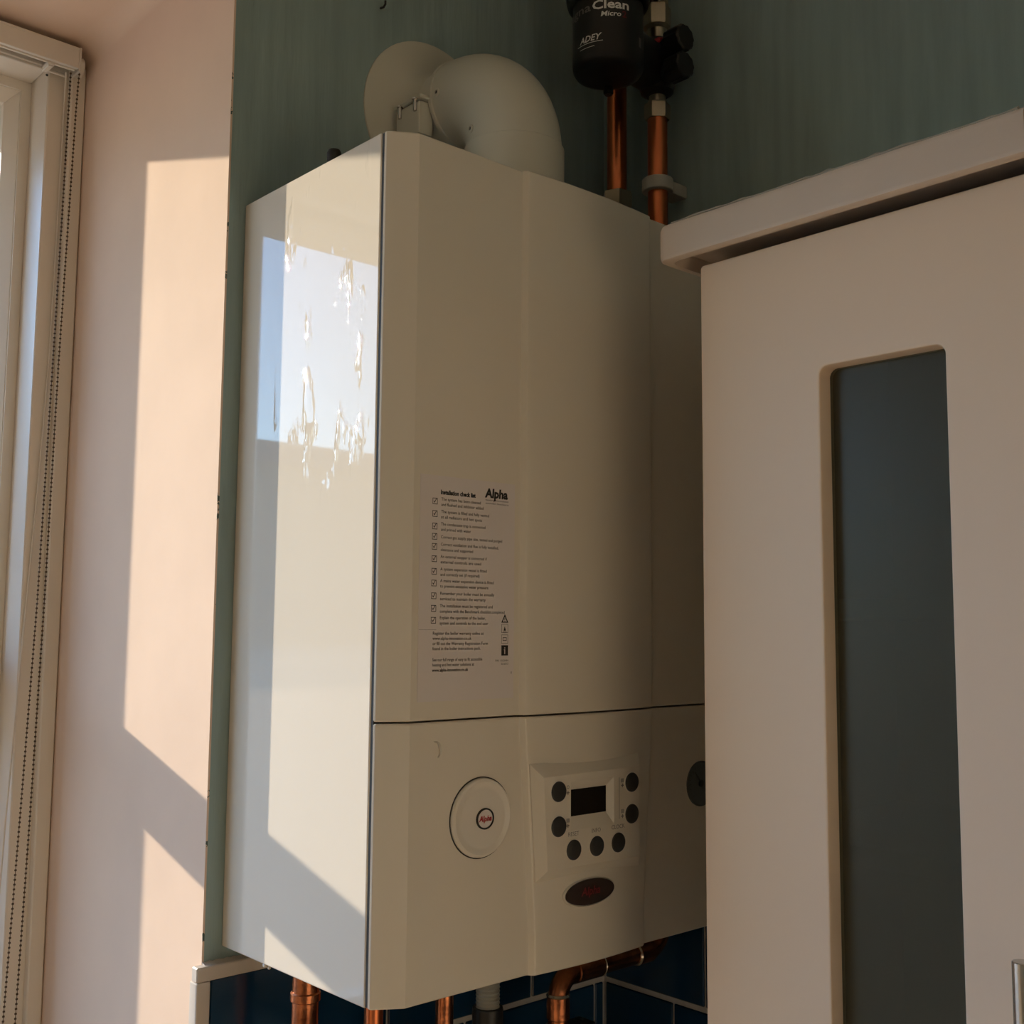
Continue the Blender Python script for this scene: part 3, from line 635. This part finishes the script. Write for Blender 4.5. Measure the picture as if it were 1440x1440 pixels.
pr_ = empty('copper_pipe'); tag(pr_, 'bright copper pipe under the black filter running down the corner and under the boiler', 'pipe')
zl, xd = -0.0580, 0.3100
bm = NB(); tube(bm, [(px, pyr, 0.904), (px, pyr, zl + 0.028)], 0.0118, 20); obj('tube', bm, M['copper'], pr_)
bm = NB()
tube(bm, [(px, pyr, zl + 0.030)] + arc((px - 0.026, pyr, zl + 0.026), (1, 0, 0), (0, 0, -1), 0.026) + [(xd + 0.022, pyr, zl)] + arc((xd + 0.022, pyr, zl - 0.022), (0, 0, 1), (-1, 0, 0), 0.022) + [(xd, pyr, -0.105)], 0.0105, 20)
obj('bent_tube', bm, M['copperold'], pr_)
for p0, p1 in (((px - 0.044, pyr, zl), (px - 0.020, pyr, zl)), ((xd + 0.060, pyr, zl), (xd + 0.022, pyr, zl)), ((xd, pyr, zl - 0.019), (xd, pyr, zl - 0.042))):
    bm = NB(); cyl(bm, p0, p1, 0.0119, 20, 0.001); obj('solder_joint', bm, M['copperold'], pr_)
    bm = NB(); q = Vector(p0); d = (Vector(p1) - q).normalized(); lathe(bm, [(0.0112, -0.002), (0.0124, 0), (0.0112, 0.002)], q, d, 20); obj('solder_ring', bm, M['solder'], pr_)
valve = empty('isolating_valve'); tag(valve, 'black lever valve below the copper elbow under the boiler', 'valve')
bm = NB(); cyl(bm, (xd, pyr, -0.106), (xd, pyr, -0.16), 0.0150, 20, 0.002); obj('valve_body', bm, M['black'], valve)
bm = NB(); box(bm, xd + 0.004, xd + 0.042, pyr - 0.014, pyr + 0.012, -0.128, -0.108, 0.003, 2); obj('lever', bm, M['black'], valve)
bm = NB(); cyl(bm, (xd + 0.030, pyr, -0.118), (xd + 0.034, pyr, -0.118), 0.0118, 20); obj('lever_ring', bm, M['steel'], valve)
bm = NB(); cyl(bm, (xd, pyr, -0.161), (xd, pyr, TOPS - 0.002), 0.0105, 16); obj('tail_pipe', bm, M['copperold'], valve)

clip = empty('pipe_clip'); tag(clip, 'off white plastic clip holding the bright copper pipe to the wall', 'clip')
bm = NB(); cyl(bm, (px, pyr, 0.8045), (px, pyr, 0.8200), 0.0185, 32, 0.001); obj('collar', bm, M['clip'], clip)
bm = NB(); box(bm, px + 0.010, XR - 0.0005, pyr - 0.012, pyr + 0.012, 0.8040, 0.8195, 0.002, 2); obj('clip_base', bm, M['clip'], clip)

# ------------------------------------------------------------------ black magnetic filter
filt = empty('magnetic_filter'); tag(filt, 'black magnetic filter canister with white lettering above the copper pipes', 'filter')
cx, cy, cr = 0.380, -0.129, 0.0402
bm = NB(); lathe(bm, [(0.006, 0.9155), (0.030, 0.9150), (0.0370, 0.9170), (0.0398, 0.9215), (0.0404, 0.928), (cr, 0.945), (cr, 1.060)], (cx, cy, 0), (0, 0, 1), 48); obj('canister', bm, M['black'], filt, smooth=50)
bm = NB(); lathe(bm, [(0.0405, 0.994), (0.0455, 0.997), (0.0475, 1.003), (0.0480, 1.010), (0.0480, 1.065), (0.043, 1.075), (0.02, 1.080)], (cx, cy, 0), (0, 0, 1), 48); obj('lid_ring', bm, M['black'], filt, smooth=50)
bm = NB(); lathe(bm, [(0.0060, 0), (0.0060, 0.008), (0.0045, 0.010)], (cx + 0.020, cy + 0.018, 0.9165), (0, 0, -1), 12); obj('drain_plug', bm, M['black'], filt)
fd = Vector((-0.732, -0.681, 0)); rd = Vector((0.681, -0.732, 0))
def wrap(phi0, z0, rad=cr + 0.0004):
    def f(a, b):
        ph = math.radians(phi0) + a / rad
        v = Vector((cx, cy, 0)) + (fd * math.cos(ph) + rd * math.sin(ph)) * rad
        return Vector((v.x, v.y, z0 + b))
    return f
bm = NB(); text_bm(bm, 'Clean', 0.0145, wrap(-26, 0.9745), 'LEFT', 0.025, fit=0.0425); text_bm(bm, 'Micro', 0.0082, wrap(-12, 0.9655), 'LEFT', 0.02, 0.15, fit=0.0230)
text_bm(bm, 'ADEY', 0.0100, wrap(-50, 0.9395), 'LEFT', 0.02, 0.25, fit=0.0290)
def wbar(phi0, z, L, h):
    w = wrap(phi0, z); n = 6
    vs = [[bm.verts.new(w(L * k / n, b)) for k in range(n + 1)] for b in (0, h)]
    for k in range(n): bm.faces.new((vs[0][k], vs[0][k + 1], vs[1][k + 1], vs[1][k]))
wbar(-56, 0.9372, 0.034, 0.0007); wbar(-50, 0.9325, 0.020, 0.0006)
flat_obj('lettering', bm, M['inkwhite'], filt)
bm = NB(); text_bm(bm, 'Magna', 0.0145, wrap(-102, 0.9745), 'LEFT', 0.01, fit=0.0510); flat_obj('grey_lettering', bm, M['inkgrey'], filt)
bm = NB(); text_bm(bm, '2', 0.0105, wrap(23, 0.9650), 'LEFT', 0.03); flat_obj('red_numeral', bm, mat('dim red print', (0.16, 0.01, 0.012), 0.5, noise=0.1, nscale=40), filt)
bm = NB()
w = wrap(58, 0.938); n = 4
vs = [[bm.verts.new(w(0.0050 * k / n, b)) for k in range(n + 1)] for b in (0, 0.0115)]
for k in range(n): bm.faces.new((vs[0][k], vs[0][k + 1], vs[1][k + 1], vs[1][k]))
flat_obj('rating_label', bm, M['inkgrey'], filt)
bm = NB()
cyl(bm, (cx + 0.020, cy, 0.955), (px - 0.004, pyr, 0.955), 0.0285, 24, 0.003)
lathe(bm, [(0.0120, 0.922), (0.0195, 0.927), (0.0215, 0.935), (0.0215, 0.980), (0.018, 0.988), (0.013, 0.992)], (px, pyr, 0), (0, 0, 1), 24)
body = obj('valve_body', bm, M['black'], filt)
bm = NB(); tube(bm, [(0.4380, -0.1440, 0.9715), (0.4440, -0.1500, 0.9745), (0.4520, -0.1500, 0.9790)], [0.0016, 0.0032, 0.0012], 8); obj('arrow_mark', bm, M['inkred'], filt)
for z in (0.9720, 0.9390):
    bm = NB()
    for k, (y0, y1, rr_) in enumerate(((-0.148, -0.156, 0.0105), (-0.156, -0.179, 0.0148))):
        P0 = [(rr_ * (1 + (0.07 if (k and j % 4 < 2) else 0)) * math.cos(2 * PI * j / 40), rr_ * (1 + (0.07 if (k and j % 4 < 2) else 0)) * math.sin(2 * PI * j / 40)) for j in range(40)]
        loft(bm, [[(px - 0.012 + a * s_, y, z + b * s_) for a, b in P0] for y, s_ in ((y0, 0.96), (y0 - 0.001, 1.0), (y1 + 0.002, 1.0), (y1, 0.9))])
    obj('knob', bm, M['black'], filt)
bm = NB(); hexnut(bm, (px, pyr), 0.0168, 1.008, 1.034); hexnut(bm, (px, pyr), 0.0150, 1.034, 1.046, 0.8); lathe(bm, [(0.0128, 0.987), (0.0128, 1.004), (0.0165, 1.008)], (px, pyr, 0), (0, 0, 1), 20); obj('union_nut', bm, M['brass'], filt)
bm = NB(); hexnut(bm, (px, pyr), 0.0158, 0.8935, 0.9130); lathe(bm, [(0.0110, 0.913), (0.0110, 0.9165), (0.0100, 0.9165), (0.0100, 0.924)], (px, pyr, 0), (0, 0, 1), 20); obj('union_nut', bm, M['brass'], filt)
bm = NB(); cyl(bm, (px, pyr, 1.046), (px, pyr, 1.30), 0.0118, 20); up = obj('riser_tube', bm, M['copper'], filt)

# ------------------------------------------------------------------ pipes below the boiler
def drop(name, x, y, r, label, z1=TOPS - 0.002, collar=True, m='copper'):
    e_ = empty(name); tag(e_, label, 'pipe', None)
    bm = NB(); cyl(bm, (x, y, 0.001), (x, y, z1), r, 20); obj('tube', bm, M[m], e_)
    if collar:
        bm = NB(); lathe(bm, [(r + 0.0003, 0), (r + 0.0016, 0.001), (r + 0.0016, 0.007), (r + 0.0003, 0.008)], (x, y, -0.022), (0, 0, 1), 20); obj('pipe_ring', bm, M[m], e_)
    return e_
drop('copper_pipe', 0.0140, -0.122, 0.0112, 'thick copper pipe below the boiler side panel, leftmost underneath', m='copperold')
drop('copper_pipe', 0.0860, -0.120, 0.0085, 'copper pipe peeping out below the front left corner of the boiler', collar=False)
drop('copper_pipe', 0.1680, -0.118, 0.0085, 'thin dark copper pipe half hidden below the middle of the boiler', collar=False, m='copperold')
hose = empty('condensate_hose'); tag(hose, 'grey ribbed hose hanging below the boiler into a black nut', 'hose')
bm = NB(); pr = []
for k in range(0, 40):
    z = 0.0 - 0.0018 * k; pr.append((0.0118 if k % 2 else 0.0108, z))
hx, hy = 0.2190, -0.121
lathe(bm, [(r, -z) for r, z in pr], (hx, hy, 0.0005), (0, 0, -1), 20); obj('ribbed_tube', bm, M['hose'], hose)
bm = NB(); lathe(bm, [(0.0145, 0), (0.0150, 0.002), (0.0150, 0.022), (0.0120, 0.026), (0.0120, 0.288)], (hx, hy, -0.0700), (0, 0, -1), 16); obj('hose_nut', bm, M['black'], hose)
bm = NB()
for k, (x, z) in enumerate(((0.006, -0.0020), (0.0085, -0.0040))):
    bmesh.ops.create_icosphere(bm, subdivisions=2, radius=0.0022 - 0.0006 * k, matrix=Matrix.Translation((x - 0.004, -0.075 - 0.003 * k, z + 0.001)))
tag(obj('film_scrap', bm, M['inkwhite']), 'small torn scrap of clear film hanging under the boiler side panel', 'scrap')

# ------------------------------------------------------------------ wall cabinet
cab = empty('wall_cabinet'); tag(cab, 'cream wall cabinet with a narrow grey glass door beside the boiler', 'cabinet')
CX, CY0, CY1, CZ0, CZ1 = 0.220, -0.3835, -0.683, -0.120, 0.5985
XB = 0.5005
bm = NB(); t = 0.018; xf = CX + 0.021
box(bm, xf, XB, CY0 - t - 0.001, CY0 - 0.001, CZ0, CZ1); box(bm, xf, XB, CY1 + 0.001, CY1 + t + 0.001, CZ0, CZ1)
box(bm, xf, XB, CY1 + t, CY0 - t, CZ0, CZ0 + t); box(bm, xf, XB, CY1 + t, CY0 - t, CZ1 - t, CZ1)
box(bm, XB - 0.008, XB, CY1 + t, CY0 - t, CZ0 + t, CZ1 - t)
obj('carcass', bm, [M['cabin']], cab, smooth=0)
bm = NB(); box(bm, xf, XB, CY0 - 0.001, CY0 - 0.0002, CZ0, CZ1); obj('end_panel', bm, M['cab'], cab, smooth=0)
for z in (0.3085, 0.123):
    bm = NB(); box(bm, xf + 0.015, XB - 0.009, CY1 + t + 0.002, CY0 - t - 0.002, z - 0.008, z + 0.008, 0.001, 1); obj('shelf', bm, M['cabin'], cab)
# door: rounded outer edge, rounded opening with softened lip
bm = NB()
OY0, OY1, OZ0, OZ1 = -0.4975, -0.5975, -0.010, 0.4925
def dr(q, x): return [(x, a, b) for a, b in q]
n_ = 5
def R4(y0, y1, z0, z1, r): return rrect(min(y0, y1), max(y0, y1), z0, z1, r, n_)
o0 = R4(CY0, CY1, CZ0, CZ1, 0.003); o1 = R4(CY0 - 0.0022, CY1 + 0.0022, CZ0 + 0.0022, CZ1 - 0.0022, 0.002); o15 = R4(CY0 - 0.0007, CY1 + 0.0007, CZ0 + 0.0007, CZ1 - 0.0007, 0.003)
i0 = R4(OY0 + 0.0025, OY1 - 0.0025, OZ0 - 0.0025, OZ1 + 0.0025, 0.0095); i05 = R4(OY0 + 0.0008, OY1 - 0.0008, OZ0 - 0.0008, OZ1 + 0.0008, 0.0075); i1 = R4(OY0, OY1, OZ0, OZ1, 0.007)
loft(bm, [dr(o0, CX + 0.0195), dr(o0, CX + 0.0022), dr(o15, CX + 0.0007), dr(o1, CX), dr(i0, CX), dr(i05, CX + 0.0007), dr(i1, CX + 0.0025), dr(i1, CX + 0.0195), dr(o0, CX + 0.0195)], False)
door = obj('door', bm, M['cab'], cab, smooth=35)
bm = NB(); box(bm, CX + 0.0145, CX + 0.0185, OY1 - 0.004, OY0 + 0.004, OZ0 - 0.004, OZ1 + 0.004); obj('glass_pane', bm, M['smoke'], door, smooth=0)
bm = NB(); hy_ = -0.6505
cyl(bm, (0.190, hy_, 0.0912), (0.190, hy_, -0.075), 0.0062, 20, 0.0005)
for z in (0.060, -0.045): cyl(bm, (0.190, hy_, z), (CX + 0.001, hy_, z), 0.0045, 14)
obj('handle', bm, M['steel'], door)
def cornice(y0, y1, parent):
    """soft edged cornice bar with a rounded outer corner"""
    bm = NB(); x0, x1 = 0.1945, XB; z0, z1 = 0.6015, 0.6335
    r = 0.011
    def pl(d):
        P = [(x1, y0 - d), ]
        for k in range(7):
            a = PI / 2 * k / 6
            P.append((x0 + d + r - r * math.sin(a), y0 - d - r + r * math.cos(a)) if r > 0 else (x0 + d, y0 - d))
        P += [(x0 + d, y1), (x1, y1)]
        return P
    loft(bm, [[(a, b, z) for a, b in pl(d)] for d, z in ((0.0090, z0 + 0.0130), (0.0085, z0), (0.003, z0), (0.0008, z0 + 0.0012), (0, z0 + 0.004), (0, z1 - 0.005), (0.0010, z1 - 0.0015), (0.0035, z1))])
    return obj('cornice', bm, M['cornice'], parent, smooth=40)
cornice(-0.3560, -0.6690, cab)
cab2 = empty('wall_cabinet'); tag(cab2, 'next cream wall cabinet at the right edge, only the end of its cornice showing', 'cabinet')
cornice_y = -0.6700
bm = NB(); box(bm, 0.1935, XB, -1.05, cornice_y, 0.6010, 0.6345, 0.003, 2); obj('cornice', bm, M['cornice'], cab2)
bm = NB(); box(bm, xf, XB, -1.05, -0.6845, CZ0, CZ1); obj('carcass', bm, M['cab'], cab2, smooth=0)
bm = NB(); box(bm, CX, CX + 0.0195, -1.05, -0.6855, CZ0, CZ1, 0.002, 2); obj('door', bm, M['cab'], cab2)
# rough line of sealant along the cornice top
bm = NB(); rings = []
for k in range(46):
    y = -0.372 - 0.0065 * k; h = 0.0012 + 0.0018 * random.random(); rings.append([(0.197, y, 0.6330), (0.1965 - 0.0008 * random.random(), y, 0.6336), (0.199, y, 0.6334 + h), (0.202, y, 0.6330)])
loft(bm, rings); obj('sealant_line', bm, M['clip'], cab)

# ------------------------------------------------------------------ worktop and base unit below the frame
bm = NB(); L_ = [(-2.29, -0.60), (XR - 0.0095, -0.60), (XR - 0.0095, -0.0112), (-0.0300, -0.0112), (-0.0300, -0.0010), (-2.29, -0.0010)]
loft(bm, [[(a, b, z) for a, b in L_] for z in (TOPS - 0.040, TOPS - 0.002)])
tag(obj('worktop', bm, M['worktop'], smooth=0), 'oak kitchen worktop below the boiler pipes and window', 'worktop')
base = empty('base_unit'); tag(base, 'cream kitchen base unit under the oak worktop', 'cabinet')
bm = NB(); box(bm, -2.28, XR - 0.002, -0.56, -0.012, ZF + 0.001, TOPS - 0.041); obj('carcass', bm, M['cab'], base, smooth=0)
for k in range(4):
    bm = NB(); x = -2.28 + 0.697 * k; box(bm, x + 0.002, x + 0.693, -0.580, -0.561, ZF + 0.12, TOPS - 0.05, 0.002, 2); d = obj('door', bm, M['cab'], base)
    bm = NB(); tube(bm, [(x + 0.06, -0.579, TOPS - 0.12), (x + 0.06, -0.61, TOPS - 0.12), (x + 0.06, -0.61, TOPS - 0.25), (x + 0.06, -0.579, TOPS - 0.25)], 0.005, 10); obj('handle', bm, M['steel'], d)
